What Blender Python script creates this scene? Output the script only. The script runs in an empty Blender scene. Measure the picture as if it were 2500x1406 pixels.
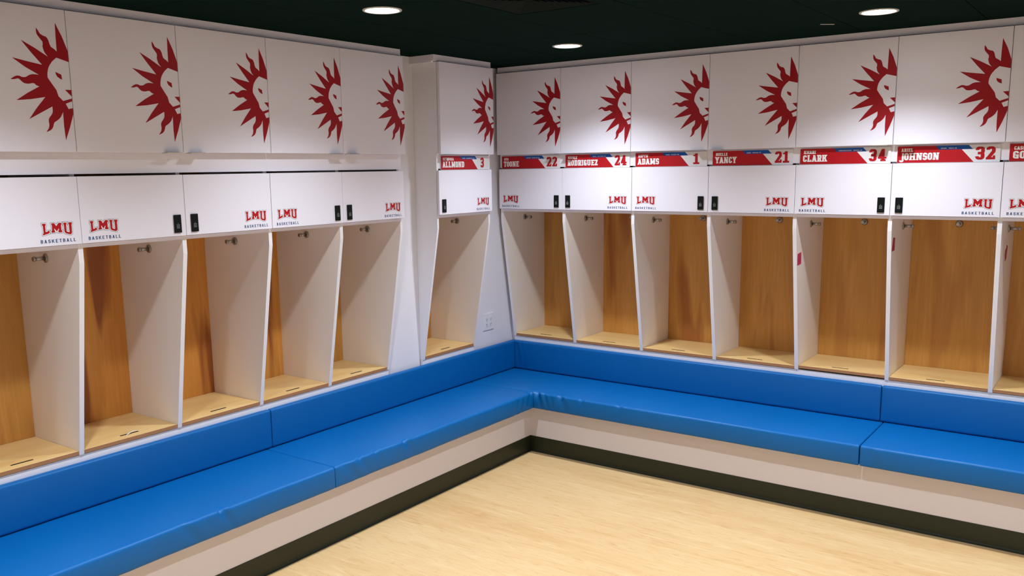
import bpy, bmesh, math, random, json
from mathutils import Vector, Matrix
from mathutils.geometry import delaunay_2d_cdt

SC = bpy.context.scene
COL = SC.collection
# ------------------------------------------------------------------ camera
def make_camera():
    cx, cy, cz = 3.3489, -4.8525, 1.8207
    yaw, pitch, roll, f = -0.6386, 0.1649, -0.0153, 2150.592
    px, py = -55.0991, 66.1228
    fw = Vector((math.sin(yaw)*math.cos(pitch), math.cos(yaw)*math.cos(pitch), -math.sin(pitch)))
    rt = Vector((math.cos(yaw), -math.sin(yaw), 0)); up = rt.cross(fw)
    r2 = math.cos(roll)*rt + math.sin(roll)*up
    u2 = -math.sin(roll)*rt + math.cos(roll)*up
    cam = bpy.data.cameras.new('camera'); cam.sensor_width = 36.0; cam.sensor_fit = 'HORIZONTAL'
    cam.lens = f/2500*36.0
    cam.shift_x = -px/2500.0
    cam.shift_y = py/2500.0
    cam.clip_start = 0.05
    o = bpy.data.objects.new('camera', cam); COL.objects.link(o)
    m = Matrix((r2, u2, -fw)).transposed().to_4x4(); m.translation = Vector((cx, cy, cz))
    o.matrix_world = m; SC.camera = o
make_camera()
# ------------------------------------------------------------------ world, exposure
w = bpy.data.worlds.new('world'); SC.world = w; w.use_nodes = True
w.node_tree.nodes['Background'].inputs[0].default_value = (0.9, 0.92, 1.0, 1)
w.node_tree.nodes['Background'].inputs[1].default_value = 0.05
SC.view_settings.view_transform = 'Standard'; SC.view_settings.look = 'None'
SC.view_settings.gamma = 1.0; SC.view_settings.use_curve_mapping = False
SC.view_settings.exposure = 0.10
SPOT_W = 119.0; SPOT_COL = (0.83, 0.905, 1.0); SPOT_DEG = 128; SPOT_BLEND = 1.0

CEIL = 2.475
VEC = json.loads('''{"fonts":{"slab":{"A":[0.66,[[[-23,1],[140,1],[142,61],[133,74],[141,107],[149,110],[189,107],[197,70],[188,61],[191,0],[354,3],[353,65],[315,70],[222,500],[73,497],[73,436],[90,432],[89,420],[16,74],[11,67],[-25,64]]]],"B":[0.63,[[[2,1],[226,0],[274,19],[305,55],[315,89],[315,224],[296,276],[304,305],[304,416],[286,458],[251,489],[214,500],[0,497],[0,409],[32,406],[35,399],[35,99],[0,91]],[[159,95],[152,105],[152,209],[161,220],[186,221],[198,209],[198,103],[189,94]],[[157,316],[152,326],[152,397],[159,405],[178,406],[187,397],[187,322],[180,315]]]],"C":[0.56,[[[115,1],[176,2],[222,21],[262,64],[279,111],[276,170],[168,171],[163,166],[160,99],[128,94],[117,105],[119,399],[130,406],[159,401],[166,340],[274,340],[279,345],[276,401],[253,450],[211,485],[164,500],[105,498],[55,476],[19,439],[0,382],[5,95],[19,61],[45,31],[82,9]]]],"D":[0.63,[[[2,1],[216,2],[266,25],[303,70],[315,111],[314,391],[295,443],[255,482],[201,500],[0,497],[0,409],[32,406],[35,399],[35,99],[0,91]],[[159,95],[152,105],[152,395],[159,405],[186,406],[198,395],[198,105],[189,94]]]],"E":[0.63,[[[2,1],[314,2],[313,139],[256,139],[251,94],[157,94],[152,101],[153,200],[253,202],[258,209],[256,297],[152,301],[152,403],[251,406],[256,361],[313,361],[313,499],[1,498],[0,409],[32,406],[35,399],[35,99],[0,91]]]],"G":[0.56,[[[115,1],[272,0],[279,5],[277,274],[130,273],[130,182],[162,176],[162,107],[158,97],[147,94],[126,95],[117,107],[119,399],[130,406],[159,401],[166,340],[274,340],[279,345],[276,401],[253,450],[211,485],[164,500],[105,498],[55,476],[19,439],[0,382],[5,95],[19,61],[45,31],[82,9]]]],"H":[0.8,[[[2,1],[186,2],[187,64],[152,72],[152,197],[159,202],[248,199],[248,72],[213,64],[214,1],[399,2],[400,64],[368,67],[365,74],[365,428],[400,436],[398,499],[214,498],[213,436],[248,428],[248,303],[241,298],[152,301],[152,428],[187,436],[186,499],[1,498],[0,436],[32,433],[35,426],[35,72],[0,64]]]],"I":[0.375,[[[2,1],[187,3],[187,64],[155,67],[152,74],[152,428],[187,436],[184,500],[0,497],[0,436],[32,433],[35,426],[35,72],[0,64]]]],"J":[0.42,[[[10,-124],[120,-125],[147,-118],[187,-89],[210,-47],[207,500],[92,497],[91,-26],[49,-30],[36,0],[-75,-3],[-72,-49],[-56,-84],[-28,-110]]]],"K":[0.73,[[[2,1],[186,2],[187,64],[152,72],[152,205],[159,210],[175,207],[222,72],[198,64],[200,1],[384,2],[385,64],[341,70],[269,276],[322,430],[364,436],[363,499],[1,498],[0,436],[32,433],[35,426],[35,72],[0,64]],[[155,311],[152,430],[201,433],[170,330],[164,313]]]],"L":[0.63,[[[2,1],[295,3],[294,159],[227,159],[222,94],[152,97],[152,428],[187,436],[184,500],[0,497],[0,436],[32,433],[35,426],[35,99],[0,91]]]],"M":[0.94,[[[2,1],[186,1],[187,64],[152,70],[153,135],[175,78],[182,75],[291,75],[316,133],[316,70],[284,64],[286,0],[470,2],[470,64],[439,67],[435,74],[435,428],[470,436],[469,499],[284,498],[283,439],[294,428],[234,258],[177,428],[187,439],[186,498],[1,498],[0,436],[32,433],[35,426],[35,72],[0,64]]]],"N":[0.78,[[[2,1],[166,2],[166,64],[135,72],[136,235],[232,1],[353,2],[354,428],[389,436],[388,499],[218,498],[217,436],[254,428],[251,266],[157,499],[1,498],[0,436],[32,433],[35,426],[35,72],[0,64]]]],"O":[0.58,[[[119,1],[180,2],[234,26],[272,68],[289,118],[285,403],[272,432],[247,464],[211,488],[168,500],[109,498],[61,478],[21,439],[0,378],[5,99],[21,61],[40,39],[82,11]],[[130,94],[117,114],[117,386],[128,405],[155,406],[173,389],[173,111],[159,94]]]],"P":[0.63,[[[2,1],[187,3],[187,64],[152,70],[152,197],[226,200],[261,211],[297,243],[314,286],[312,426],[287,470],[261,489],[224,500],[0,497],[0,409],[32,406],[35,399],[35,72],[0,64]],[[159,295],[152,305],[152,397],[161,406],[189,406],[198,395],[198,303],[189,294]]]],"Q":[0.58,[[[211,-99],[326,-97],[264,53],[290,120],[289,382],[272,432],[234,474],[180,498],[122,500],[86,491],[51,471],[21,439],[5,401],[0,122],[21,61],[61,22],[109,2],[168,-1]],[[124,99],[117,114],[117,389],[129,405],[157,406],[173,389],[173,109],[166,100]]]],"R":[0.63,[[[2,1],[339,3],[339,64],[301,72],[273,214],[297,243],[312,276],[314,414],[297,457],[261,489],[224,500],[0,497],[0,409],[32,406],[35,399],[35,72],[0,64]],[[155,67],[155,199],[183,72]],[[159,295],[152,305],[152,397],[161,406],[189,406],[198,395],[198,303],[189,294]]]],"S":[0.56,[[[96,1],[182,0],[222,13],[261,48],[279,93],[279,203],[262,249],[277,297],[126,298],[117,307],[117,393],[124,405],[159,403],[166,361],[279,364],[279,407],[261,452],[226,485],[182,500],[99,500],[61,489],[23,457],[2,414],[0,301],[18,251],[3,204],[153,202],[162,195],[162,105],[155,94],[121,97],[114,139],[0,136],[2,86],[21,45],[57,13]]]],"T":[0.62,[[[62,1],[248,3],[248,64],[215,72],[215,401],[220,406],[257,406],[261,352],[309,352],[307,500],[0,497],[1,352],[49,352],[53,406],[91,406],[96,401],[96,72],[61,64]]]],"U":[0.74,[[[148,1],[216,0],[253,9],[295,35],[324,77],[335,122],[335,428],[370,436],[368,500],[0,497],[0,436],[35,428],[40,93],[57,57],[82,29],[107,13]],[[161,94],[152,107],[152,428],[157,433],[211,433],[217,426],[216,103],[207,94]]]],"V":[0.66,[[[108,1],[225,3],[315,430],[350,436],[347,500],[174,498],[173,436],[197,430],[166,285],[133,428],[158,436],[157,498],[-20,497],[-20,436],[11,433],[16,426]]]],"Y":[0.68,[[[79,1],[264,2],[264,64],[230,70],[229,191],[314,428],[360,436],[358,499],[185,499],[183,439],[197,430],[170,359],[143,430],[158,436],[156,499],[-20,498],[-20,436],[25,430],[110,193],[110,72],[77,64]]]],"Z":[0.56,[[[2,1],[279,3],[277,139],[231,139],[226,94],[153,97],[259,395],[264,405],[279,409],[276,500],[0,497],[2,361],[48,361],[53,406],[126,403],[19,99],[0,91]]]],"'":[0.235,[[[2,341],[93,342],[92,499],[1,498]]]],"1":[0.52,[[[2,1],[270,3],[270,83],[203,85],[198,91],[195,500],[84,500],[79,474],[43,431],[0,426],[2,372],[76,371],[81,364],[81,89],[1,83]]]],"2":[0.58,[[[2,1],[289,3],[288,149],[218,150],[214,87],[160,89],[282,278],[289,303],[290,403],[283,430],[261,465],[226,490],[191,500],[84,497],[32,469],[10,436],[0,401],[3,371],[114,371],[124,405],[168,404],[173,395],[173,316],[168,306],[147,302],[145,284],[24,89],[0,82]]]],"3":[0.58,[[[96,1],[191,0],[228,11],[270,46],[289,95],[289,201],[272,249],[289,299],[289,405],[282,432],[261,465],[236,485],[203,498],[101,500],[66,491],[31,468],[2,414],[0,376],[5,371],[111,371],[124,405],[164,406],[173,397],[170,301],[76,298],[71,291],[73,203],[164,202],[171,197],[172,101],[164,94],[124,95],[111,129],[0,126],[3,84],[22,44],[57,13]]]],"4":[0.64,[[[94,1],[300,3],[299,69],[250,76],[253,100],[320,102],[321,168],[316,175],[250,178],[247,500],[132,498],[18,189],[12,176],[0,172],[2,101],[133,97],[131,72],[92,68]],[[122,176],[132,204],[133,178]]]]},"sans":{"A":[0.66,[[[2,1],[94,1],[119,105],[128,110],[209,107],[236,1],[329,3],[209,500],[117,497]],[[143,186],[166,290],[190,189]]]],"B":[0.56,[[[2,1],[201,2],[247,25],[272,61],[279,209],[255,266],[271,318],[269,418],[246,466],[207,493],[180,500],[0,497]],[[105,76],[96,84],[97,216],[178,219],[185,207],[184,82],[170,75]],[[101,297],[97,420],[168,423],[175,414],[173,301]]]],"C":[0.56,[[[115,1],[176,2],[222,21],[262,64],[279,111],[277,170],[191,171],[185,107],[170,82],[120,78],[97,101],[96,395],[105,414],[134,425],[172,417],[185,393],[189,340],[279,345],[276,401],[253,450],[211,485],[164,500],[105,498],[55,476],[19,439],[0,382],[5,95],[45,31]]]],"D":[0.56,[[[2,1],[191,5],[239,31],[270,76],[279,109],[279,393],[248,459],[197,493],[166,500],[0,497]],[[124,76],[105,83],[96,99],[96,399],[114,421],[151,425],[172,419],[185,397],[185,105],[168,79]]]],"E":[0.56,[[[2,1],[279,3],[276,75],[101,75],[96,82],[97,211],[220,213],[225,220],[222,287],[97,289],[96,422],[276,425],[276,500],[0,497]]]],"F":[0.56,[[[2,1],[95,3],[98,211],[225,216],[223,286],[97,289],[96,422],[276,425],[276,500],[0,497]]]],"G":[0.56,[[[115,1],[279,5],[276,256],[131,255],[130,182],[184,177],[185,105],[172,83],[147,75],[114,80],[96,103],[96,395],[105,414],[134,425],[172,417],[185,393],[189,340],[279,345],[276,401],[253,450],[211,485],[164,500],[105,498],[55,476],[19,439],[0,382],[5,95],[45,31]]]],"K":[0.66,[[[2,1],[95,3],[96,205],[103,210],[135,207],[234,3],[327,1],[201,270],[307,499],[214,497],[118,310],[96,316],[95,498],[1,498]],[[97,260],[99,282],[104,270]]]],"L":[0.56,[[[2,1],[260,3],[257,75],[96,78],[93,500],[0,497]]]],"M":[0.8,[[[2,1],[95,3],[97,223],[159,75],[247,76],[303,223],[305,3],[399,2],[398,499],[305,498],[201,213],[95,498],[1,498]]]],"N":[0.64,[[[2,1],[81,3],[84,307],[220,2],[320,2],[319,499],[240,497],[236,191],[101,497],[1,498]]]],"O":[0.58,[[[119,1],[180,2],[234,26],[272,68],[289,118],[285,403],[247,464],[211,488],[168,500],[109,498],[61,478],[21,439],[0,378],[5,99],[40,39],[82,11]],[[134,76],[111,83],[96,107],[96,391],[114,418],[151,425],[179,416],[196,384],[196,118],[176,82]]]],"R":[0.56,[[[2,1],[95,3],[96,195],[103,200],[126,195],[184,3],[279,3],[219,203],[254,232],[276,274],[279,416],[261,458],[224,490],[189,500],[0,497]],[[105,276],[96,284],[97,420],[180,422],[184,282],[170,275]]]],"S":[0.56,[[[96,1],[182,0],[222,13],[261,48],[279,93],[279,195],[255,249],[272,286],[111,288],[96,299],[96,411],[105,423],[180,420],[189,361],[279,364],[279,407],[261,452],[226,485],[182,500],[99,500],[61,489],[23,457],[2,414],[0,309],[25,251],[9,214],[170,212],[185,199],[185,93],[176,78],[101,79],[93,139],[0,136],[2,86],[21,45],[57,13]]]],"T":[0.62,[[[110,1],[202,3],[202,422],[308,426],[307,500],[0,497],[2,426],[108,422]]]],"U":[0.6,[[[115,1],[180,0],[220,10],[267,43],[291,82],[300,120],[297,500],[205,497],[204,103],[193,84],[164,75],[114,80],[96,103],[95,497],[0,497],[2,105],[19,61],[44,32]]]],"V":[0.66,[[[119,1],[214,5],[326,500],[234,497],[166,210],[95,498],[1,497]]]],"W":[0.91,[[[77,1],[171,3],[228,265],[284,3],[379,3],[452,499],[360,497],[324,274],[274,499],[180,498],[130,275],[95,498],[1,498]]]],"X":[0.62,[[[3,1],[95,1],[155,135],[216,1],[307,1],[203,249],[307,499],[216,499],[155,365],[95,499],[3,499],[106,251]]]],"Y":[0.68,[[[125,1],[216,3],[217,189],[336,499],[245,498],[170,315],[95,499],[2,497],[122,191]]]],"Z":[0.56,[[[2,1],[279,3],[276,75],[126,78],[261,416],[279,428],[276,500],[0,497],[3,425],[154,422],[18,82],[0,72]]]],",":[0.19,[[[2,-59],[95,-58],[94,95],[1,94]]]],"/":[0.3,[[[2,1],[95,3],[147,500],[55,497]]]]}},"lmu":{"w":2.469381417913502,"H":0.047622076462731755,"x":0.3415418449686056,"z":1.5910563787982088,"blue":[[[1117,-39],[1180,-37],[1244,30],[1249,43],[1250,366],[1271,391],[1275,474],[1275,516],[1266,532],[1057,535],[1043,530],[1028,535],[916,540],[847,540],[832,534],[643,537],[580,462],[526,535],[345,535],[334,522],[333,476],[346,395],[356,376],[347,243],[330,234],[322,244],[305,248],[189,246],[179,241],[166,216],[163,368],[182,382],[185,391],[185,493],[181,530],[170,535],[-20,535],[-38,526],[-40,468],[-31,389],[-26,379],[-9,370],[-6,341],[-6,153],[-28,130],[-37,57],[-37,7],[-28,-5],[26,-6],[55,1],[307,67],[318,73],[322,86],[336,79],[536,81],[545,89],[549,120],[604,116],[607,86],[620,77],[768,69],[832,70],[842,84],[842,205],[837,220],[813,236],[813,364],[816,370],[839,382],[852,366],[855,88],[920,16]],[[1061,153],[1041,159],[1025,186],[1027,370],[1043,388],[1067,368],[1067,159]]],"white":[[[1127,-28],[1170,-26],[1237,47],[1238,372],[1260,401],[1262,518],[1255,523],[1184,525],[1064,525],[1053,518],[1054,403],[1077,376],[1076,136],[1032,149],[1015,174],[1015,378],[1033,403],[1030,520],[1020,525],[959,527],[847,526],[846,399],[862,376],[865,97],[930,27]],[[-18,5],[22,5],[291,76],[310,86],[317,176],[314,233],[197,235],[188,230],[176,206],[153,203],[150,378],[172,391],[175,399],[173,514],[164,524],[-18,523],[-28,514],[-21,397],[4,374],[4,145],[-18,120],[-21,105],[-27,20]],[[781,80],[820,80],[831,93],[829,205],[804,224],[802,230],[802,376],[827,399],[824,522],[789,527],[649,526],[578,438],[518,524],[349,522],[344,482],[356,405],[368,386],[369,372],[358,234],[334,216],[333,103],[338,93],[528,92],[535,101],[539,156],[564,129],[603,129],[616,137],[617,99],[626,88]]],"red":[[[0,495],[144,496],[147,416],[122,406],[123,162],[202,178],[215,206],[289,207],[281,107],[2,33],[9,98],[34,119],[32,405],[8,415]],[[373,496],[496,497],[578,374],[670,498],[798,497],[799,417],[773,402],[773,201],[801,186],[802,108],[646,117],[643,194],[671,210],[671,282],[583,157],[485,290],[483,210],[506,203],[507,120],[362,118],[362,196],[386,206],[400,408],[386,419]],[[871,500],[1004,496],[1004,419],[987,407],[986,152],[1006,121],[1085,100],[1107,112],[1105,405],[1083,420],[1081,497],[1235,495],[1231,416],[1210,400],[1210,68],[1147,0],[952,54],[893,120],[892,403],[874,418]]]},"sun":[[[0,22849],[-185,23375],[-408,23840],[-425,23299],[-431,22797],[-520,22877],[-604,22926],[-643,22956],[-681,23037],[-705,23152],[-748,23248],[-796,23300],[-898,23326],[-1013,23387],[-1072,23497],[-1142,23588],[-1148,23488],[-1141,23390],[-1107,23310],[-1046,23234],[-984,23157],[-944,23111],[-939,23011],[-960,22942],[-944,22860],[-919,22762],[-874,22682],[-789,22579],[-1272,22862],[-1740,23096],[-1410,22683],[-1038,22265],[-1596,22352],[-2122,22445],[-1685,22146],[-1196,21893],[-1316,21901],[-1437,21899],[-1543,21868],[-1615,21826],[-1687,21781],[-1773,21768],[-1840,21776],[-1904,21805],[-2004,21811],[-2090,21778],[-2162,21731],[-2251,21668],[-2168,21668],[-2084,21680],[-1997,21709],[-1948,21703],[-1901,21666],[-1840,21604],[-1771,21556],[-1677,21542],[-1575,21548],[-1486,21574],[-1401,21573],[-1321,21504],[-1221,21470],[-1676,21215],[-2110,20931],[-1579,20992],[-1030,21099],[-1385,20691],[-1710,20266],[-1263,20509],[-797,20762],[-795,20683],[-794,20614],[-810,20528],[-865,20440],[-932,20368],[-980,20281],[-988,20195],[-975,20109],[-982,20040],[-1008,19953],[-1061,19883],[-1115,19806],[-1011,19850],[-937,19886],[-865,19957],[-821,20045],[-798,20132],[-764,20185],[-669,20240],[-572,20312],[-491,20402],[-437,20508],[-401,20579],[-410,20039],[-387,19515],[-181,20010],[0,20524],[0,20735],[-171,20693],[-269,20890],[0,20990],[0,21095],[-354,20986],[-519,21150],[-546,21245],[-577,21374],[-733,21603],[-872,21815],[-872,21913],[-860,22009],[-821,22147],[-785,22228],[-735,22306],[-634,22433],[-471,22573],[0,22445]],[[-554,22045],[-340,21962],[-318,21775],[-409,21810],[-493,21865],[-549,21957]],[[-248,21407],[0,21415],[0,21164]]]}''')
# ------------------------------------------------------------------ materials
def lin(c):
    return tuple(((v/255)/12.92 if v/255 <= .04045 else (((v/255)+.055)/1.055)**2.4) for v in c) + (1,)
def mat(name, rgb, rough=.5, metal=0, spec=.5, coat=0, bump=0, bscale=200, bdist=.001, var=0, vscale=3, emit=None, estr=0):
    m = bpy.data.materials.new(name); m.use_nodes = True; nt = m.node_tree; b = nt.nodes['Principled BSDF']
    b.inputs['Base Color'].default_value = lin(rgb) if max(rgb) > 1 else tuple(rgb)+(1,)
    b.inputs['Roughness'].default_value = rough; b.inputs['Metallic'].default_value = metal
    b.inputs['Specular IOR Level'].default_value = spec; b.inputs['Coat Weight'].default_value = coat
    tc = nt.nodes.new('ShaderNodeTexCoord')
    if bump:
        n = nt.nodes.new('ShaderNodeTexNoise'); n.inputs['Scale'].default_value = bscale; n.inputs['Detail'].default_value = 3
        bp = nt.nodes.new('ShaderNodeBump'); bp.inputs['Strength'].default_value = bump; bp.inputs['Distance'].default_value = bdist
        nt.links.new(tc.outputs['Object'], n.inputs['Vector']); nt.links.new(n.outputs['Fac'], bp.inputs['Height'])
        nt.links.new(bp.outputs['Normal'], b.inputs['Normal'])
    if var:
        n = nt.nodes.new('ShaderNodeTexNoise'); n.inputs['Scale'].default_value = vscale; n.inputs['Detail'].default_value = 4
        nt.links.new(tc.outputs['Object'], n.inputs['Vector'])
        mx = nt.nodes.new('ShaderNodeMix'); mx.data_type = 'RGBA'; c = b.inputs['Base Color'].default_value
        mx.inputs['A'].default_value = tuple(v*(1-var) for v in c[:3])+(1,); mx.inputs['B'].default_value = tuple(min(1, v*(1+var)) for v in c[:3])+(1,)
        nt.links.new(n.outputs['Fac'], mx.inputs['Factor']); nt.links.new(mx.outputs['Result'], b.inputs['Base Color'])
    if emit:
        b.inputs['Emission Color'].default_value = tuple(emit)+(1,); b.inputs['Emission Strength'].default_value = estr
    return m

def wood(name, stops, axis='Z', scale=1.0, streak=0, streak_col=None, rough=.45, seed=0.0, knots=None, stretch=12):
    """veneer: long stretched noise rings along one axis, fine pores, optional dark heartwood streaks"""
    m = bpy.data.materials.new(name); m.use_nodes = True; nt = m.node_tree; N = nt.nodes; L = nt.links
    b = N['Principled BSDF']; b.inputs['Roughness'].default_value = rough
    tc = N.new('ShaderNodeTexCoord'); mp = N.new('ShaderNodeMapping')
    oi = N.new('ShaderNodeObjectInfo'); cb = N.new('ShaderNodeCombineXYZ')
    mu = N.new('ShaderNodeMath'); mu.operation = 'MULTIPLY'; mu.inputs[1].default_value = 37.0
    L.new(oi.outputs['Random'], mu.inputs[0]); L.new(mu.outputs[0], cb.inputs[0]); L.new(mu.outputs[0], cb.inputs[1]); L.new(mu.outputs[0], cb.inputs[2])
    L.new(cb.outputs[0], mp.inputs['Location'])
    s = [stretch, stretch, stretch]; s['XYZ'.index(axis)] = 1.0
    mp.inputs['Scale'].default_value = [v*scale for v in s]
    L.new(tc.outputs['Object'], mp.inputs['Vector'])
    n1 = N.new('ShaderNodeTexNoise'); n1.inputs['Scale'].default_value = 1.0; n1.inputs['Detail'].default_value = 3; n1.inputs['Distortion'].default_value = .6
    L.new(mp.outputs[0], n1.inputs['Vector'])
    # ring pattern from the noise
    m1 = N.new('ShaderNodeMath'); m1.operation = 'MULTIPLY'; m1.inputs[1].default_value = 14.0; L.new(n1.outputs['Fac'], m1.inputs[0])
    m2 = N.new('ShaderNodeMath'); m2.operation = 'FRACT'; L.new(m1.outputs[0], m2.inputs[0])
    # fine pores
    mp2 = N.new('ShaderNodeMapping'); s2 = [90, 90, 90]; s2['XYZ'.index(axis)] = 5; mp2.inputs['Scale'].default_value = [v*scale for v in s2]
    L.new(tc.outputs['Object'], mp2.inputs['Vector'])
    n2 = N.new('ShaderNodeTexNoise'); n2.inputs['Scale'].default_value = 1.5; n2.inputs['Detail'].default_value = 4; L.new(mp2.outputs[0], n2.inputs['Vector'])
    a1 = N.new('ShaderNodeMath'); a1.operation = 'MULTIPLY'; a1.inputs[1].default_value = .10; L.new(m2.outputs[0], a1.inputs[0])
    a2 = N.new('ShaderNodeMath'); a2.operation = 'MULTIPLY_ADD'; a2.inputs[1].default_value = .32; L.new(n2.outputs['Fac'], a2.inputs[0]); L.new(a1.outputs[0], a2.inputs[2])
    a3 = N.new('ShaderNodeMath'); a3.operation = 'MULTIPLY_ADD'; a3.inputs[1].default_value = .75; L.new(n1.outputs['Fac'], a3.inputs[0]); L.new(a2.outputs[0], a3.inputs[2])
    cr = N.new('ShaderNodeValToRGB'); L.new(a3.outputs[0], cr.inputs['Fac'])
    e = cr.color_ramp.elements; e[0].position = stops[0][0]; e[0].color = lin(stops[0][1]); e[1].position = stops[-1][0]; e[1].color = lin(stops[-1][1])
    for p, c in stops[1:-1]:
        q = e.new(p); q.color = lin(c)
    out = cr.outputs['Color']
    if streak:
        mp3 = N.new('ShaderNodeMapping'); s3 = [7, 7, 7]; s3['XYZ'.index(axis)] = .9; mp3.inputs['Scale'].default_value = s3
        L.new(cb.outputs[0], mp3.inputs['Location']); L.new(tc.outputs['Object'], mp3.inputs['Vector'])
        n3 = N.new('ShaderNodeTexNoise'); n3.inputs['Scale'].default_value = 1.0; n3.inputs['Detail'].default_value = 2; n3.inputs['Distortion'].default_value = .4; L.new(mp3.outputs[0], n3.inputs['Vector'])
        r3 = N.new('ShaderNodeMapRange'); r3.inputs['From Min'].default_value = .53; r3.inputs['From Max'].default_value = .63
        r3.inputs['To Max'].default_value = streak; L.new(n3.outputs['Fac'], r3.inputs['Value'])
        mx = N.new('ShaderNodeMix'); mx.data_type = 'RGBA'; L.new(r3.outputs[0], mx.inputs['Factor']); L.new(out, mx.inputs['A']); mx.inputs['B'].default_value = lin(streak_col)
        out = mx.outputs['Result']
    L.new(out, b.inputs['Base Color'])
    bp = N.new('ShaderNodeBump'); bp.inputs['Strength'].default_value = .06; bp.inputs['Distance'].default_value = .001
    L.new(n2.outputs['Fac'], bp.inputs['Height']); L.new(bp.outputs['Normal'], b.inputs['Normal'])
    return m

MT = {}
MT['laminate'] = mat('white_laminate', (237, 233, 244), rough=.4, spec=.45, bump=.08, bscale=900, bdist=.0004)
MT['edge'] = mat('white_edge_band', (242, 240, 245), rough=.45)
MT['inner'] = mat('inner_laminate_warm_bounce', (242, 232, 222), rough=.4, spec=.4)  # cream tint paints in warm light bounced off the cubby wood
MT['paint'] = mat('white_wall_paint', (234, 231, 238), rough=.75, bump=.15, bscale=350, bdist=.0006)
MT['paint_bounce'] = mat('cool_bounce_wall_paint', (226, 232, 244), rough=.8)  # unseen walls tinted cool to offset the warm floor bounce
MT['bench'] = mat('bench_paint', (228, 218, 218), rough=.6, bump=.08, bscale=500, bdist=.0005)
MT['ceiling'] = mat('dark_ceiling_tile', (3, 26, 20), rough=.95, spec=.04, bump=.2, bscale=300)
MT['grid'] = mat('dark_ceiling_grid', (5, 10, 9), rough=.9, spec=.1)
MT['vent'] = mat('dark_vent_metal', (12, 24, 22), rough=.8, spec=.2)
MT['vinyl'] = mat('blue_vinyl', (0, 99, 170), rough=.40, spec=.30, bump=.25, bscale=700, bdist=.0005, var=.05, vscale=4)
MT['cove'] = mat('black_rubber_base', (40, 43, 27), rough=.42, spec=.35)
MT['red'] = mat('crimson_print', (176, 16, 26), rough=.45, spec=.3)
MT['dred'] = mat('sun_emblem_red', (158, 12, 24), rough=.5, spec=.3)
MT['navy'] = mat('navy_print', (30, 72, 120), rough=.5, spec=.3)
MT['blue'] = mat('blue_print', (20, 84, 170), rough=.45, spec=.3)
MT['wprint'] = mat('white_print', (240, 238, 238), rough=.45, spec=.3)
MT['plate'] = mat('white_plate_plastic', (228, 226, 228), rough=.3)
MT['black'] = mat('black_lock_plastic', (4, 12, 10), rough=.4, spec=.25)
MT['keydot'] = mat('pale_key_print', (215, 222, 222), rough=.6)
MT['steel'] = mat('brushed_nickel', (172, 168, 160), rough=.32, metal=1)
MT['tab'] = mat('steel_tab', (206, 204, 200), rough=.45, metal=1)
MT['outlet'] = mat('outlet_plastic', (232, 232, 238), rough=.35)
MT['hole'] = mat('slot_shade_dark', (20, 18, 18), rough=.8)  # dark colour stands in for the shade inside slots
MT['pink'] = mat('pink_tape', (196, 50, 92), rough=.55, var=.25, vscale=60)
MT['pinkd'] = mat('red_tape', (168, 34, 66), rough=.55, var=.2, vscale=60)
MT['trim'] = mat('lamp_trim_white', (200, 196, 190), rough=.4)
MT['lens'] = mat('lamp_lens', (255, 255, 255), emit=(1, .99, .97), estr=25)
MT['tie'] = mat('white_strap_plastic', (235, 235, 235), rough=.4)
MT['backwood'] = wood('birch_back_panel', [(.3, (190, 132, 60)), (.6, (208, 150, 72)), (.85, (222, 166, 88))], 'Z', .55, streak=.4, streak_col=(168, 100, 42), rough=.5)
MT['backwood_red'] = wood('maple_heartwood_back_panel', [(.3, (196, 126, 52)), (.6, (218, 148, 64)), (.85, (228, 166, 84))], 'Z', .55, streak=.85, streak_col=(140, 68, 28), rough=.5)
MT['backwood_mid'] = wood('flamed_back_panel', [(.3, (190, 130, 58)), (.6, (208, 148, 70)), (.85, (222, 164, 86))], 'Z', .55, streak=.8, streak_col=(160, 90, 36), rough=.5)
MT['lidwood'] = wood('birch_lid', [(.2, (222, 176, 106)), (.6, (240, 202, 136)), (.95, (246, 214, 154))], 'X', .9, rough=.4)
MT['lidedge'] = mat('plywood_edge', (176, 122, 78), rough=.6, var=.12, vscale=60)

def floor_material():
    m = wood('maple_floor', [(.25, (198, 157, 102)), (.5, (214, 177, 125)), (.9, (223, 191, 141))], 'X', .9, streak=.25, streak_col=(200, 152, 94), rough=.42, stretch=6)
    nt = m.node_tree; N = nt.nodes; L = nt.links; b_ = N['Principled BSDF']; src = b_.inputs['Base Color'].links[0].from_socket
    tc = N.new('ShaderNodeTexCoord')
    for sc, lo, hi, amt, col in (((5, 48, 1), .58, .74, .5, (190, 138, 82)), ((14, 150, 1), .58, .70, .45, (184, 132, 80)), ((9, 14, 1), .66, .74, .35, (190, 136, 80)), ((4, 34, 1), .54, .72, .4, (232, 204, 156))):
        mp = N.new('ShaderNodeMapping'); mp.inputs['Scale'].default_value = sc; mp.inputs['Rotation'].default_value = (0, 0, .05)
        n = N.new('ShaderNodeTexNoise'); n.inputs['Scale'].default_value = 1.0; n.inputs['Detail'].default_value = 3; n.inputs['Distortion'].default_value = .8
        r = N.new('ShaderNodeMapRange'); r.inputs['From Min'].default_value = lo; r.inputs['From Max'].default_value = hi; r.inputs['To Max'].default_value = amt
        mx = N.new('ShaderNodeMix'); mx.data_type = 'RGBA'; mx.inputs['B'].default_value = lin(col)
        L.new(tc.outputs['Object'], mp.inputs['Vector']); L.new(mp.outputs[0], n.inputs['Vector']); L.new(n.outputs['Fac'], r.inputs['Value'])
        L.new(r.outputs[0], mx.inputs['Factor']); L.new(src, mx.inputs['A']); src = mx.outputs['Result']
    L.new(src, b_.inputs['Base Color'])
    return m
MT['floor'] = floor_material()

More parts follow.
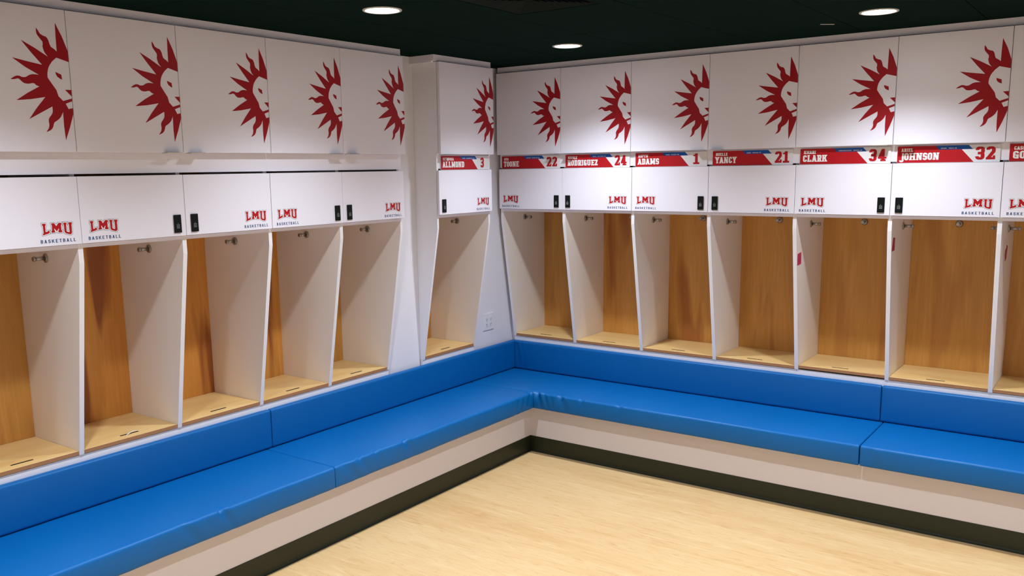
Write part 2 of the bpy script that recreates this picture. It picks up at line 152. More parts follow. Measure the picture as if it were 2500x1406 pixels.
# ------------------------------------------------------------------ mesh helpers
def bbox(bm, x0, x1, y0, y1, z0, z1, bev=0.0, mi=0, seg=1):
    vs = [bm.verts.new(p) for p in ((x0,y0,z0),(x1,y0,z0),(x1,y1,z0),(x0,y1,z0),(x0,y0,z1),(x1,y0,z1),(x1,y1,z1),(x0,y1,z1))]
    fs = [bm.faces.new([vs[i] for i in q]) for q in ((0,3,2,1),(4,5,6,7),(0,1,5,4),(1,2,6,5),(2,3,7,6),(3,0,4,7))]
    for f in fs: f.material_index = mi
    if bev:
        es = list({e for f in fs for e in f.edges})
        r = bmesh.ops.bevel(bm, geom=es, offset=bev, segments=seg, profile=.5, affect='EDGES')
        for f in r['faces']: f.material_index = mi
def prism(bm, prof, a0, a1, axis='X', mi=0):
    """profile in the plane across axis, extruded from a0 to a1"""
    def P(p, a):
        if axis == 'X': return (a, p[0], p[1])
        if axis == 'Y': return (p[0], a, p[1])
        return (p[0], p[1], a)
    A = [bm.verts.new(P(p, a0)) for p in prof]; B = [bm.verts.new(P(p, a1)) for p in prof]
    n = len(prof)
    fs = [bm.faces.new(A), bm.faces.new(B[::-1])]
    for i in range(n): fs.append(bm.faces.new((A[i], B[i], B[(i+1) % n], A[(i+1) % n])))
    for f in fs: f.material_index = mi
    bmesh.ops.recalc_face_normals(bm, faces=fs)
    return fs
def tube(bm, p0, p1, r0, r1=None, n=20, mi=0, cap=True):
    r1 = r0 if r1 is None else r1
    p0, p1 = Vector(p0), Vector(p1); d = (p1-p0).normalized(); u = d.orthogonal().normalized(); v = d.cross(u)
    A = []; B = []
    for i in range(n):
        a = 2*math.pi*i/n; q = u*math.cos(a)+v*math.sin(a); A.append(bm.verts.new(p0+q*r0)); B.append(bm.verts.new(p1+q*r1))
    fs = []
    for i in range(n): f = bm.faces.new((A[i], A[(i+1) % n], B[(i+1) % n], B[i])); f.smooth = True; fs.append(f)
    if cap: fs += [bm.faces.new(A[::-1]), bm.faces.new(B)]
    for f in fs: f.material_index = mi
def sheet(bm, loops, y, mi=0):
    """flat print: loops of (x,z), even-odd, facing -y (room side)"""
    vs2 = []; eds = []
    for L in loops:
        n0 = len(vs2); vs2 += [Vector(p) for p in L]
        eds += [(n0+i, n0+(i+1) % len(L)) for i in range(len(L))]
    ov, oe, of, *_ = delaunay_2d_cdt(vs2, eds, [], 1, 1e-7)
    def inside(px, pz):
        c = False
        for L in loops:
            for i in range(len(L)):
                (ax, az), (bx, bz) = L[i-1], L[i]
                if (az > pz) != (bz > pz) and px < (bx-ax)*(pz-az)/(bz-az)+ax: c = not c
        return c
    vs = [bm.verts.new((p.x, y, p.y)) for p in ov]
    for t in of:
        cx_ = sum(ov[i].x for i in t)/len(t); cz_ = sum(ov[i].y for i in t)/len(t)
        if not inside(cx_, cz_): continue
        a, b, c = [ov[i] for i in t[:3]]
        area = (b.x-a.x)*(c.y-a.y)-(c.x-a.x)*(b.y-a.y)
        q = [vs[i] for i in t]
        f = bm.faces.new(q if area > 0 else q[::-1]); f.material_index = mi
def obj(name, bm, mats, parent=None, loc=None):
    me = bpy.data.meshes.new(name); bm.normal_update(); bm.to_mesh(me); bm.free()
    for m in (mats if isinstance(mats, (list, tuple)) else [mats]): me.materials.append(m)
    o = bpy.data.objects.new(name, me); COL.objects.link(o)
    if parent: o.parent = parent
    if loc: o.location = loc
    return o
def B(): return bmesh.new()
def thing(name, label, cat, loc=(0, 0, 0), rz=0, group=None):
    o = bpy.data.objects.new(name, None); COL.objects.link(o); o.location = loc; o.rotation_euler = (0, 0, rz)
    o.empty_display_size = .05
    return tag(o, label, cat, group)
def tag(o, label, cat, group=None):
    o['label'] = label; o['category'] = cat
    if group: o['group'] = group
    return o
def struct(name, bm, mats):
    o = obj(name, bm, mats); o['kind'] = 'structure'; return o

# lettering
def text(bm, s, font, x, z, h, y, mi=0, width=None, gap=.07, xs=1.0):
    """words cut from outlines; returns the end x. width squeezes the line to a total width"""
    F = VEC['fonts'][font]; adv = 0; pos = []
    for ch in s:
        if ch == ' ': adv += .38; continue
        wd, loops = F[ch]; pos.append((adv, loops)); adv += wd+gap
    adv -= gap
    k = (width/(adv*h)) if width else xs
    for a, loops in pos:
        sheet(bm, [[(x+(a+p[0]/500)*h*k, z+p[1]/500*h) for p in L] for L in loops], y, mi)
    return x+adv*h*k

# ------------------------------------------------------------------ lockers
UT, UB, LT, LB = 2.4353, 1.9077, 1.8142, 1.5513
TH = .02
def side_panel(bm, x0, x1, notch=True):
    prof = [(.56, .652), (.180, .652), (.040, 1.470), (.040, 1.790)]
    prof += [(.057, 1.792), (.057, 1.942), (.022, 1.943)] if notch else [(.036, 1.816), (.036, 1.90), (.022, 1.915)]
    prof += [(.022, 2.436), (.56, 2.436)]
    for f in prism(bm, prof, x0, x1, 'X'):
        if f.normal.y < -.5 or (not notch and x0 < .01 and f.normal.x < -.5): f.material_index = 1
def emblem(W, parent):
    bm = B()
    S = VEC['sun']; X1 = W-.0012
    sheet(bm, [[(X1+p[0]/1e4, p[1]/1e4) for p in L] for L in S[:1]], -.0004)
    for L in S[1:]: sheet(bm, [[(X1+p[0]/1e4, p[1]/1e4) for p in L]], -.0004)
    return obj('sun_emblem', bm, MT['dred'], parent)
def team_logo(x, parent):
    """x: where the word under the letters begins"""
    bm = B(); G = VEC['lmu']; H = G['H']; ox = x+.0105; oz = 1.5911
    for key, y, mi in (('blue', .0197, 1), ('white', .0194, 2), ('red', .0191, 0)):
        if key == 'red':
            for L in G[key]: sheet(bm, [[(ox+p[0]/500*H, oz+p[1]/500*H) for p in L]], y, mi)
        else: sheet(bm, [[(ox+p[0]/500*H, oz+p[1]/500*H) for p in L] for L in G[key]], y, mi)
    text(bm, 'BASKETBALL', 'sans', x, 1.5635, .0135, .0196, 1, width=.139, gap=.3)
    return obj('team_logo', bm, [MT['red'], MT['navy'], MT['wprint']], parent)
def keypad(x, parent):
    bm = B(); w_, z0, z1 = .036, 1.5655, 1.6435
    bbox(bm, x, x+w_, .0135, .0202, z0, z1, .0025, 0, 3)
    r = random.Random(int(x*1000))
    for i in range(3):
        for j in range(4):
            if j == 3 and i != 1: continue
            px = x+.0125+i*.0055; pz = z0+.0215+j*.0063
            s = .0008 if j == 3 else .0013
            bbox(bm, px-s, px+s, .0132, .0137, pz-.0011, pz+.0011, 0, 1)
    bbox(bm, x+.0155, x+.0185, .0133, .0137, z0+.061, z0+.064, 0, 2)
    bbox(bm, x+.018, x+.023, .0133, .0137, z0+.0705, z0+.0715, 0, 2)
    return obj('keypad_lock', bm, [MT['black'], MT['keydot'], MT['vent']], parent)
def hook(bm, base, d):
    base = Vector(base); d = Vector(d)
    tube(bm, base, base+d*.004, .019, .019, 28); tube(bm, base+d*.004, base+d*.0075, .019, .014, 28)
    tube(bm, base+d*.0075, base+d*.042, .0080, .0080, 20); tube(bm, base+d*.042, base+d*.0445, .008, .0105, 20)
    tube(bm, base+d*.0445, base+d*.053, .0105, .0105, 20); tube(bm, base+d*.053, base+d*.055, .0105, .0088, 20)

def build_locker(label, loc, rz, W, pull, lockside, left=None, right=None, group=None, red=False, header=None, fascia=(0, 0), shadow_gap=.654):
    t = thing('locker', label, 'locker', loc, rz, group)
    L0 = left[1] if left else .0102
    R0 = right[0] if right else W-.0102
    # doors
    bm = B(); bbox(bm, .0012, W-.0012, 0, .019, UB, UT, .0012)
    ud = obj('upper_door', bm, MT['laminate'], t)
    emblem(W, ud)
    bm = B(); px = .0225 if pull == 'L' else W-.0225-.0715
    prism(bm, [(.016, UB-.0005), (-.022, UB-.0005), (-.0235, UB+.0005), (-.0245, UB-.0005), (-.0235, UB-.003), (.016, UB-.003)], px, px+.0715, 'X')
    obj('door_pull', bm, MT['tab'], ud)
    bm = B(); bbox(bm, .0012, W-.0012, .020, .038, LB, LT, .0012)
    ld = obj('lower_door', bm, MT['laminate'], t)
    if lockside == 'L': keypad(.030-.0055, ld); team_logo(W-.0258-.139, ld)
    else: keypad(W-.0255-.036, ld); team_logo(.0265, ld)
    # header, fascia, boards
    h0, h1 = header or (0, W)
    bm = B(); bbox(bm, h0, h1, .018, .036, 2.4385, CEIL-.001, .0008)
    if h0 < -.01: bbox(bm, h0, h0+.02, .036, .204, 2.432, CEIL-.001, .0008)
    obj('header_board', bm, MT['laminate'], t)
    bm = B(); bbox(bm, (L0 if header else .0001), (R0 if header else W-.0001), .0385, .056, 1.8235, 1.940)
    obj('fascia_board', bm, MT['laminate'], t)
    bm = B(); bbox(bm, L0, R0, .0405, .548, 1.5335, 1.5495, .0006); obj('cabinet_floor', bm, MT['laminate'], t)
    bm = B(); bbox(bm, L0, R0, .0565, .548, 1.8495, 1.8655); obj('middle_shelf', bm, MT['laminate'], t)
    bm = B(); bbox(bm, L0, R0, .0205, .548, 2.418, 2.4355); obj('top_board', bm, MT['laminate'], t)
    for pr in (left, right):
        if pr:
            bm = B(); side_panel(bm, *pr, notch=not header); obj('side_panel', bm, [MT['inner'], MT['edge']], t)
    bm = B(); bbox(bm, L0+.0005, R0-.0005, .549, .559, .656, 2.43)
    obj('back_panel', bm, MT[('backwood', 'backwood_red', 'backwood_mid')[int(red)]], t)
    # lid with its finger slot
    sx = W/2+(.016 if rz else -.016); a, b2, y0, y1 = L0+.0015, R0-.0015, .180, .547
    zz0, zz1 = shadow_gap, shadow_gap+.017
    bm = B()
    s0, s1, t0, t1 = sx-.0455, sx+.0455, .2275, .2395
    bbox(bm, a, b2, y0, t0, zz0, zz1, .0006); bbox(bm, a, b2, t1, y1, zz0, zz1)
    bbox(bm, a, s0, t0, t1, zz0, zz1); bbox(bm, s1, b2, t0, t1, zz0, zz1)
    bm.normal_update()
    for f in bm.faces:
        if f.normal.y < -.8 and f.calc_center_median().y < .19: f.material_index = 1
        c_ = f.calc_center_median()
        if abs(f.normal.z) < .5 and s0-.001 < c_.x < s1+.001 and t0-.001 < c_.y < t1+.001: f.material_index = 2
    bbox(bm, s0, s1, t0, t1, zz0-.004, zz0+.004, 0, 2)  # dark plate added in the slot in place of its shaded depth
    obj('lid', bm, [MT['lidwood'], MT['lidedge'], MT['hole']], t)
    bm = B(); ra, rb = .0001, W-.0001
    bbox(bm, ra, rb, .186, .204, .316, .6505, .0006); bbox(bm, ra, rb, .204, .55, .316, .334)
    obj('base_rail', bm, MT['edge'], t)
    # hooks
    bm = B(); hook(bm, (R0, .30, 1.482), (-1, 0, 0)); obj('coat_hook', bm, MT['steel'], t)
    bm = B(); hook(bm, (L0, .30, 1.482), (1, 0, 0)); obj('coat_hook', bm, MT['steel'], t)
    bm = B(); hook(bm, (W/2-.002, .549, 1.484), (0, -1, 0)); obj('coat_hook', bm, MT['steel'], t)
    return t

LS = [-3.484, -3.0075, -2.5316, -2.0542, -1.5818, -1.1041]
RS = [-.1706, .3291, .8248, 1.3154, 1.8111, 2.2981, 2.7928, 3.2870]
LLAB = ['white locker cut by the left edge of the photo, nearest on the left wall',
        'white locker on left wall with white strap poking from its lid slot',
        'white locker on left wall, third from the photo edge, behind the backrest seam',
        'white locker on left wall, second from the open wall strip',
        'white locker at the right end of the left bank, beside the open wall strip']
for k in range(5):
    W = LS[k+1]-LS[k]
    build_locker(LLAB[k], (0, LS[k], 0), math.pi/2, W, 'L' if k % 2 == 0 else 'R', 'L' if k % 2 == 0 else 'R',
                 left=(0, .018) if k == 0 else (.0001, .0102), right=((W-.0102, W-.0001) if k < 4 else (W-.018, W)),
                 group='lockers in the left bank', red=(k in (1, 2, 3)))
# the single locker standing between the two wall strips
WA = -.2661+.7955
build_locker('narrow single white locker under the number 3 plate, next to the wall outlet', (0, -.7955, 0), math.pi/2, WA, 'L', 'L',
             left=(0, .015), right=(WA-.015, WA), header=(-.026, WA))
RLAB = ['white locker under the number 22 plate, in the corner', 'white locker under the number 24 plate',
        'white locker under the number 1 plate', 'white locker under the number 21 plate',
        'white locker under the number 34 plate with a raised lid', 'white locker under the number 32 plate',
        'white locker cut by the right edge of the photo']
for k in range(7):
    W = RS[k+1]-RS[k]
    build_locker(RLAB[k], (RS[k], 0, 0), 0, W, 'R' if k % 2 == 0 else 'L', 'R' if k % 2 == 0 else 'L',
                 left=((.0001, .0102) if k else (0, .018)), right=(W-.018, W) if k == 6 else (W-.0102, W-.0001),
                 group='lockers in the right bank', red=(k in (1, 2, 3)) and 2, shadow_gap=.660 if k == 4 else .654)

# ------------------------------------------------------------------ name plates
def name_plate(label, loc, rz, Wp, first, last, num, small, fw_, lw, num_w, Hp=.084):
    t = thing('name_plate', label, 'sign', loc, rz, 'player name plates')
    bm = B()
    # rounded body
    r = .004; prof = []
    for cx_, cz_, a0 in ((Wp-r, Hp-r, 0), (r, Hp-r, 90), (r, r, 180), (Wp-r, r, 270)):
        for i in range(5):
            a = math.radians(a0+i*22.5); prof.append((cx_+r*math.cos(a), cz_+r*math.sin(a)))
    A = [bm.verts.new((p[0], -.0, p[1])) for p in prof]; Bv = [bm.verts.new((p[0], .0055, p[1])) for p in prof]
    bm.faces.new(A); bm.faces.new(Bv[::-1])
    n = len(prof)
    for i in range(n): bm.faces.new((A[i], A[(i+1) % n], Bv[(i+1) % n], Bv[i]))
    bmesh.ops.recalc_face_normals(bm, faces=bm.faces[:])
    u = lambda q: q*Wp
    v = lambda q: Hp*(1-q)
    e = .0012
    sheet(bm, [[(e, e+.002), (e+.002, e), (u(.758), e), (u(.637), v(.25)), (u(.418), v(.25)), (u(.384), Hp-e), (e+.003, Hp-e), (e, Hp-e-.003)]], -.0003, 1)
    sheet(bm, [[(u(.418), v(.25)), (u(.743), v(.25)), (u(.702), Hp-e), (u(.384), Hp-e)]], -.0003, 2)
    obj('plate', bm, [MT['plate'], MT['red'], MT['blue']], t)
    bm = B()
    text(bm, first, 'slab', u(.043), v(.335), .0165, -.0007, 0, width=fw_*Wp)
    text(bm, last, 'slab', u(.036), v(.83), .0355, -.0007, 0, width=lw*Wp, gap=.05)
    obj('name_lettering', bm, MT['wprint'], t)
    bm = B(); text(bm, small[0], 'sans', u(.437), v(.205), .0055, -.0007, 0, width=small[2]*Wp, gap=.12)
    text(bm, small[1], 'sans', u(.437+small[2]+.022), v(.205), .0055, -.0007, 0, width=small[3]*Wp, gap=.12)
    obj('small_print', bm, MT['wprint'], t)
    bm = B(); wn = num_w*Wp
    text(bm, num, 'slab', u(.955)-wn if len(num) == 2 else u(.855)-wn/2, v(.86), .0615, -.0008, 0, width=wn, gap=.09)
    obj('jersey_number', bm, MT['red'], t)
    return t
PZ = 1.8155
name_plate('red name plate with number 3 on the single locker between the wall strips', (-.0325, -.7955+.036, PZ), math.pi/2, .478, "SE'QUOIA", 'ALLMOND', '3', ('GUARD', 'SACRAMENTO, CA', .055, .17), .215, .435, .075)
def rplate(k, *a, **kw):
    name_plate(a[0], (RS[k]+.0165, .0325, PZ), 0, .458, *a[1:], **kw)
rplate(0, 'red and white name plate with number 22 in the corner', 'AVA', 'TOONE', '22', ('FORWARD', 'BROOKLYN, NY', .075, .13), .08, .27, .175)
rplate(1, 'red and white name plate with number 24 on the right bank', 'NICOLE', 'RODRIGUEZ', '24', ('GUARD', 'EASTVALE, CA', .053, .125), .148, .48, .18)
rplate(2, 'red and white name plate with number 1 on the right bank', 'ASPYN', 'ADAMS', '1', ('GUARD', 'COLBERT, WA', .052, .11), .142, .307, .08)
rplate(3, 'red and white name plate with number 21 on the right bank', 'NOELLE', 'YANCY', '21', ('GUARD', 'DALLAS, TX', .052, .1), .152, .275, .17)
rplate(4, 'red and white name plate with number 34 with a tab shadow over its digits', 'KHARI', 'CLARK', '34', ('FORWARD/CENTER', 'DENVER, CO', .14, .092), .138, .275, .185)
rplate(5, 'red and white name plate with number 32 near the right photo edge', 'ARIEL', 'JOHNSON', '32', ('GUARD', 'TRACY, CA', .053, .077), .12, .388, .185)
def partial_plate():
    t = thing('name_plate', 'red name plate cut off by the right photo edge, its number outside', 'sign', (RS[6]+.0165, .0325, PZ), 0, 'player name plates')
    bm = B(); bbox(bm, 0, .458, 0, .0055, 0, .084, .001)
    sheet(bm, [[(.001, .001), (.347, .001), (.292, .063), (.191, .063), (.176, .083), (.001, .083)]], -.0003, 1)
    sheet(bm, [[(.191, .063), (.34, .063), (.32, .083), (.176, .083)]], -.0003, 2)
    obj('plate', bm, [MT['plate'], MT['red'], MT['blue']], t)
    bm = B(); text(bm, 'CASS', 'slab', .0195, .055, .0165, -.0007, 0, width=.046); text(bm, 'GO', 'slab', .016, .014, .0355, -.0007, 0, width=.052)
    obj('name_lettering', bm, MT['wprint'], t)
partial_plate()

# ------------------------------------------------------------------ cushions
def cushion(name, label, cat, group, length, depth, height, loc, rz, r=.013, dents=(), seed=0, puff=.003, sag=None, step=.014):
    """rounded vinyl pad: local X along the bench, Y from front (0) to back (depth), Z up. dents: (x, kind, width, strength)"""
    bm = B(); rnd = random.Random(seed)
    # cross-section ring
    prof = []
    def arc(cy, cz, a0):
        for i in range(7):
            a = math.radians(a0+i*15); prof.append((cy+r*math.cos(a), cz+r*math.sin(a)))
    def line(p, q, n):
        for i in range(1, n): prof.append((p[0]+(q[0]-p[0])*i/n, p[1]+(q[1]-p[1])*i/n))
    nd = max(3, int(depth/.02)); nh = max(3, int(height/.012))
    arc(r, height-r, 90)                                   # front top
    line((0, height-r), (0, r), nh)
    arc(r, r, 180)
    line((r, 0), (depth-r, 0), 3)
    arc(depth-r, r, 270)
    line((depth, r), (depth, height-r), 3)
    arc(depth-r, height-r, 0)
    line((depth-r, height), (r, height), nd)
    n = len(prof); nx = max(4, int(length/step)); xs = []
    for i in range(5): a = math.radians(i*22.5); xs.append((r*.5*(1-math.cos(a)), r*.5*(1-math.sin(a))))   # end rounding
    ends0 = [(x, ins) for x, ins in xs]
    stations = ends0+[(r*.5+(length-r)*i/nx, 0) for i in range(1, nx)]+[(length-x, ins) for x, ins in ends0[::-1]]
    rings = []
    for X, ins in stations:
        ring = []
        for (y, z) in prof:
            yy = depth/2+(y-depth/2)*(1-2*ins/depth) if depth > 2*ins else y
            zz = height/2+(z-height/2)*(1-2*ins/height)
            e = min(1, min(X, length-X)/.05)
            # soft belly on front face and top
            ty = max(0, min(1, yy/depth)); tz = max(0, min(1, zz/height))
            if yy < r*1.01: yy -= puff*math.sin(math.pi*tz)*e
            if zz > height-r*1.01: zz += puff*math.sin(math.pi*ty)*e*.8
            for (dx, kind, wd, st) in dents:
                q = (X-dx)/wd
                if abs(q) > 4: continue
                if kind == 'notch':            # pucker on the front top edge
                    ed = math.exp(-((yy)/.022)**2)*math.exp(-((height-zz)/.03)**2)
                    g = math.exp(-q*q)-.55*math.exp(-(q-1.7)**2)
                    yy += st*g*ed; zz -= st*g*ed*1.1
                elif kind == 'fold':           # crease running down the front face
                    s = (height-zz)/height; qq = (X-dx-s*wd*3.2)/wd
                    if yy < .03: yy += st*math.exp(-qq*qq)*(1-.5*s)-st*.6*math.exp(-(qq-1.6)**2)*(1-.5*s)
                elif kind == 'foldl':
                    s = (height-zz)/height; qq = (X-dx+s*wd*3.2)/wd
                    if yy < .03: yy += st*math.exp(-qq*qq)*(1-.5*s)-st*.6*math.exp(-(qq+1.6)**2)*(1-.5*s)
                elif kind == 'soft':           # shallow slack of the edge
                    yy += st*math.exp(-q*q)*math.exp(-yy/.05)
            wob = .0006*math.sin(X*23+seed)+.0004*math.sin(X*61+seed*2)
            if yy < .02: yy += wob
            ring.append(bm.verts.new((X, yy, zz)))
        rings.append(ring)
    for a, b in zip(rings, rings[1:]):
        for i in range(n):
            f = bm.faces.new((a[i], a[(i+1) % n], b[(i+1) % n], b[i])); f.smooth = True
    bm.faces.new(rings[0][::-1]); bm.faces.new(rings[-1])
    bmesh.ops.recalc_face_normals(bm, faces=bm.faces[:])
    o = obj(name, bm, MT['vinyl'])
    o.location = loc; o.rotation_euler = (0, 0, rz)
    return tag(o, label, cat, group)
PI2 = math.pi/2
ST, SB, CF, DF = .42, .312, .3356, .2505
BT, BB, BF, BK = .6225, .4225, -.150, -.1855
# seats. left bank local X = world y, local Y = -world x
cushion('seat_cushion', 'blue bench seat pad in the lower left corner of the photo', 'cushion', 'seat cushions', 2.05, CF-BK, ST-SB, (CF, -2.0527-2.05, SB), PI2,
        dents=[(1.405, 'notch', .010, .016), (1.41, 'fold', .016, .005), (1.20, 'fold', .03, .004), (1.7, 'soft', .15, .004), (1.2, 'soft', .2, .003)], seed=1)
cushion('seat_cushion', 'blue bench seat pad on the left wall running from the seam into the corner', 'cushion', 'seat cushions', 2.0515-CF-.0045, CF-BK, ST-SB, (CF, -2.0515, SB), PI2,
        dents=[(.06, 'fold', .03, .004), (.17, 'notch', .010, .008), (.18, 'fold', .02, .003), (.29, 'notch', .009, .008), (.505, 'notch', .010, .014), (.515, 'fold', .018, .004), (.33, 'soft', .1, .004), (.92, 'soft', .12, .003), (1.28, 'notch', .01, .004),
               (1.56, 'foldl', .014, .005), (1.62, 'foldl', .014, .006), (1.67, 'foldl', .012, .006), (1.60, 'notch', .010, .006), (1.695, 'notch', .012, .010)], seed=2)
cushion('seat_cushion', 'blue bench seat pad filling the corner and running under the name plates', 'cushion', 'seat cushions', 2.297+BK*-1, CF-BK, ST-SB, (BK, -CF, SB), 0,
        dents=[(.545, 'notch', .014, .016), (.555, 'fold', .012, .010), (.60, 'fold', .012, .008), (.64, 'fold', .012, .004), (.72, 'notch', .010, .012), (.725, 'fold', .015, .004), (.87, 'notch', .01, .007), (1.13, 'notch', .010, .006), (1.6, 'soft', .2, .003)], seed=3)
cushion('seat_cushion', 'blue bench seat pad at the right edge of the photo', 'cushion', 'seat cushions', 1.9, CF-BK, ST-SB, (2.3005, -CF, SB), 0,
        dents=[(.03, 'fold', .02, .003), (.5, 'soft', .2, .003)], seed=4)
# backrests
def back_pad(label, length, loc, rz, seed, dents=()):
    cushion('backrest_cushion', label, 'cushion', 'backrest cushions', length, BF-BK, BT-BB, loc, rz, r=.012, seed=seed, puff=.002, dents=dents)
back_pad('blue backrest pad at the left edge of the photo', 2.05, (BF, -2.0235-2.05, BB), PI2, 5)
back_pad('blue backrest pad on the left wall running into the corner', 2.0205-BK, (BF, -2.0205, BB), PI2, 6)
back_pad('blue backrest pad on the right wall starting in the corner', 2.2805-BF, (BF+.001, -BF*-1+.3 if False else -BF-.0, BB), 0, 7) if False else None
cushion('backrest_cushion', 'blue backrest pad on the right wall starting in the corner', 'cushion', 'backrest cushions', 2.2805-BF-.001, BF-BK, BT-BB, (BF+.001, -BF, BB), 0, r=.012, seed=7, puff=.002,
        dents=[(.012, 'fold', .014, .005), (.05, 'fold', .014, .003)])
cushion('backrest_cushion', 'blue backrest pad at the right edge of the photo', 'cushion', 'backrest cushions', 1.9, BF-BK, BT-BB, (2.2835, -BF, BB), 0, r=.012, seed=8, puff=.002)

# ------------------------------------------------------------------ bench boxes and base trim
bm = B(); bbox(bm, -.55, DF, -4.3, -DF, 0.0, SB-.001, .001)
tag(obj('bench_base', bm, MT['bench']), 'off-white bench box under the blue pads along the left wall', 'bench', 'bench boxes')
bm = B(); bbox(bm, -.55, 4.3, -DF, .55, 0.0, SB-.001, .001)
tag(obj('bench_base', bm, MT['bench']), 'off-white bench box under the blue pads along the right wall', 'bench', 'bench boxes')
KH = .1015
def cove(x, hgt=KH):   # profile across: distance from the face, z
    return [(0, hgt), (.003, hgt-.001), (.0035, .012), (.006, .005), (.013, .001), (.014, .0), (0, 0)]
bm = B(); prism(bm, [(DF+a, z) for a, z in cove(0)], -4.3, -DF-.004, 'Y'); struct('baseboard_left', bm, MT['cove'])
bm = B(); prism(bm, [(-DF-a, z) for a, z in cove(0)], DF, 4.3, 'X'); struct('baseboard_back', bm, MT['cove'])

# ------------------------------------------------------------------ room shell
X1, Y0 = 5.0, -6.2  # unseen right and front walls set close to bounce fill into the lockers
bm = B(); bbox(bm, -.75, X1+.1, Y0-.1, .75, -.1, 0); struct('floor', bm, MT['floor'])
PW = .205
bm = B(); bbox(bm, -.75, -.565, Y0, .75, 0, 2.6)
bbox(bm, -.565, -PW, -1.1035, -.7965, .312, CEIL); bbox(bm, -.565, -PW, -.2655, .565, .312, CEIL)
bbox(bm, -.565, -.02, Y0, LS[0]-.002, .312, CEIL) if False else None
struct('wall_left', bm, MT['paint'])
bm = B(); bbox(bm, -.565, X1, .565, .75, 0, 2.6); bbox(bm, -PW, RS[0]-.001, PW, .565, .312, CEIL)
struct('wall_back', bm, MT['paint'])
bm = B(); bbox(bm, X1, X1+.1, Y0, .565, 0, 2.6); struct('wall_right', bm, MT['paint_bounce'])
bm = B(); bbox(bm, -.565, X1, Y0-.1, Y0, 0, 2.6); struct('wall_front', bm, MT['paint_bounce'])

# ceiling: dark tiles with thin reveals
bm = B(); gx, gy = .5535, .5975
VX, VY = 1.02, -1.5          # corner of the vent's tile
xs = [VX+gx*i for i in range(-4, 10)]; ys = [VY+gy*i for i in range(-10, 6)]
bbox(bm, -.75, X1+.1, Y0-.1, .75, CEIL+.006, CEIL+.08, 0, 1)
for i in range(len(xs)-1):
    for j in range(len(ys)-1):
        x0, x1, y0, y1 = xs[i], xs[i+1], ys[j], ys[j+1]
        if x1 < -.6 or x0 > X1 or y1 < Y0 or y0 > .6: continue
        if abs(x0-VX) < .01 and abs(y1-VY) < .01: continue
        x0, x1, y0, y1 = max(x0+.0015, -.6), min(x1-.0015, X1), max(y0+.0015, Y0), min(y1-.0015, .6)
        if x1-x0 < .02 or y1-y0 < .02: continue
        bbox(bm, x0, x1, y0, y1, CEIL, CEIL+.0065, .001)
struct('ceiling', bm, [MT['ceiling'], MT['grid']])

# vent: square frame with nested louvre rings
t = thing('ceiling_vent', 'dark square louvred air vent in the dark ceiling at the top of the photo', 'vent', (VX+gx/2, VY-gy/2, CEIL))
bm = B(); a, b = gx/2-.002, gy/2-.002; ia, ib = a-.080, b-.070
for q in ((-a, a, -b, -ib), (-a, a, ib, b), (-a, -ia, -ib, ib), (ia, a, -ib, ib)): bbox(bm, q[0], q[1], q[2], q[3], -.001, .006, .0008)
obj('frame', bm, MT['ceiling'], t)
bm = B()
for k in range(9):
    s = .97-k*.1; z = .004-.0
    A, Bq = ia*s, ib*s; w_ = .014
    for (p, q) in (((-A, -Bq), (A, -Bq)), ((A, -Bq), (A, Bq)), ((A, Bq), (-A, Bq)), ((-A, Bq), (-A, -Bq))):
        c1 = Vector((p[0], p[1], 0)); c2 = Vector((q[0], q[1], 0))
        i1 = Vector((p[0]*(1-w_/A), p[1]*(1-w_/Bq), .016)); i2 = Vector((q[0]*(1-w_/A), q[1]*(1-w_/Bq), .016))
        vs = [bm.verts.new(v) for v in (c1, c2, i2, i1)]; bm.faces.new(vs)
        vs = [bm.verts.new(v+Vector((0, 0, .0012))) for v in (c1, i1, i2, c2)]; bm.faces.new(vs)
obj('louvres', bm, MT['vent'], t)

# downlights
def downlight(x, y, label):
    t = thing('ceiling_light', label, 'light', (x, y, CEIL), 0, 'round ceiling lights')
    bm = B(); n = 48; prof = [(.082, 0), (.081, -.003), (.074, -.0045), (.0695, -.003), (.0685, -.0002)]
    rings = [[bm.verts.new((r_*math.cos(2*math.pi*i/n), r_*math.sin(2*math.pi*i/n), z_)) for i in range(n)] for r_, z_ in prof]
    for p, q in zip(rings, rings[1:]):
        for i in range(n): f = bm.faces.new((p[i], q[i], q[(i+1) % n], p[(i+1) % n])); f.smooth = True
    bmesh.ops.recalc_face_normals(bm, faces=bm.faces[:])
    obj('trim_ring', bm, MT['trim'], t)
    bm = B(); vs = [bm.verts.new((.0686*math.cos(2*math.pi*i/n), .0686*math.sin(2*math.pi*i/n), -.0012)) for i in range(n)]
    bm.faces.new(vs[::-1]); obj('lens', bm, MT['lens'], t)
    li = bpy.data.lights.new('downlight_beam', 'SPOT'); li.energy = SPOT_W; li.color = SPOT_COL
    li.spot_size = math.radians(SPOT_DEG); li.spot_blend = SPOT_BLEND; li.shadow_soft_size = .05
    lo = bpy.data.objects.new('downlight_beam', li); COL.objects.link(lo); lo.location = (0, 0, -.012); lo.parent = t
XL = [.735, 2.335, 3.935]; YL = [-.58, -2.045, -3.51, -4.975]
for i, x in enumerate(XL):
    for j, y in enumerate(YL):
        lab = {(0, 0): 'smallest round ceiling light, nearest the corner', (0, 1): 'round ceiling light above the left lockers, left of the vent',
               (1, 0): 'round ceiling light above the right lockers, at the upper right'}.get((i, j), 'round ceiling light outside the photo behind the camera view')
        downlight(x, y, lab)

# small things
bm = B(); bbox(bm, -.034, .034, -.003, .003, -.003, 0, .0008)
o = tag(obj('ceiling_clip', bm, MT['trim'], None, (2.058, -.378, CEIL)), 'tiny pale strip on the dark ceiling, left of the upper right light', 'clip'); o.rotation_euler = (0, 0, math.radians(41))

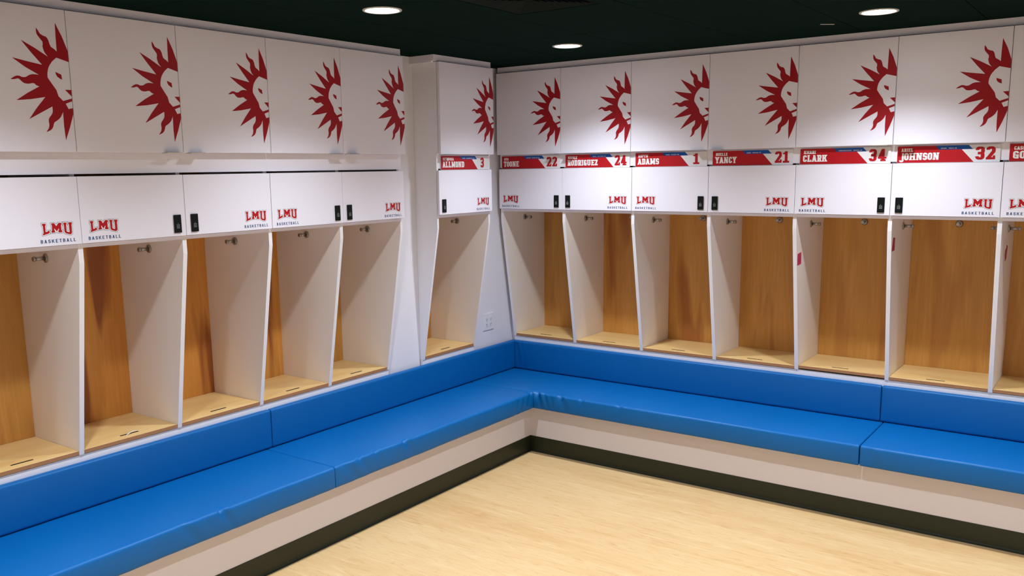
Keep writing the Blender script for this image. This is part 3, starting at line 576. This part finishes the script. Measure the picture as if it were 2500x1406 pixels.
# wall outlet, double gang, on the wall strip in the corner
t = thing('wall_outlet', 'white double electrical outlet on the wall strip beside the corner', 'outlet', (-PW, -.143, .730), PI2)
bm = B(); bbox(bm, 0, .118, -.006, 0, 0, .114, .002, 0, 2); obj('cover_plate', bm, MT['outlet'], t)
for gx_ in (.037, .081):
    bm = B(); bbox(bm, gx_-.0165, gx_+.0165, -.0075, -.005, .022, .092, .001)
    for gz in (.040, .074):
        for dx in (-.006, .006): bbox(bm, gx_+dx-.0012, gx_+dx+.0012, -.0082, -.0070, gz-.004, gz+.004, 0, 1)
        tube(bm, (gx_, -.0082, gz-.010), (gx_, -.007, gz-.010), .0024, n=10, mi=1)
    obj('receptacle', bm, [MT['outlet'], MT['hole']], t)

# tape pieces stuck on the side panels of the right bank
def tape(label, k, pts, m):
    bm = B(); x = RS[k]+.0104
    vs = [bm.verts.new((x, p[0], p[1])) for p in pts]; f = bm.faces.new(vs)
    r = bmesh.ops.extrude_face_region(bm, geom=[f])
    for v_ in [g for g in r['geom'] if isinstance(g, bmesh.types.BMVert)]: v_.co.x += .0006
    bmesh.ops.recalc_face_normals(bm, faces=bm.faces[:])
    return tag(obj('tape_strip', bm, m), label, 'tape', 'pieces of tape on side panels')
tape('bright pink tape piece on the side panel under the number 34 plate', 4, [(.084, 1.261), (.150, 1.266), (.146, 1.333), (.082, 1.326)], MT['pink'])
tape('dark pink tape strip on the side panel under the number 32 plate', 5, [(.070, 1.362), (.132, 1.364), (.128, 1.431), (.086, 1.434)], MT['pinkd'])
tape('torn red tape scrap on the rightmost side panel', 6, [(.235, 1.352), (.262, 1.318), (.30, 1.330), (.318, 1.372), (.322, 1.392), (.262, 1.402), (.285, 1.388), (.246, 1.378)], MT['pinkd'])

# strap in a lid slot
bm = B(); pts = [(-.206, -2.79, .664), (-.214, -2.775, .676), (-.222, -2.755, .680), (-.229, -2.733, .681), (-.234, -2.715, .676), (-.236, -2.705, .668)]
W_ = .0035
pv = None
for p in pts:
    v1 = bm.verts.new((p[0]-W_, p[1], p[2])); v2 = bm.verts.new((p[0]+W_, p[1], p[2])); v3 = bm.verts.new((p[0]+W_, p[1], p[2]-.0015)); v4 = bm.verts.new((p[0]-W_, p[1], p[2]-.0015))
    c = (v1, v2, v3, v4)
    if pv:
        for i in range(4): bm.faces.new((pv[i], pv[(i+1) % 4], c[(i+1) % 4], c[i]))
    pv = c
bmesh.ops.recalc_face_normals(bm, faces=bm.faces[:])
tag(obj('strap', bm, MT['tie']), 'short white strap poking out of a lid slot in the left bank', 'strap')
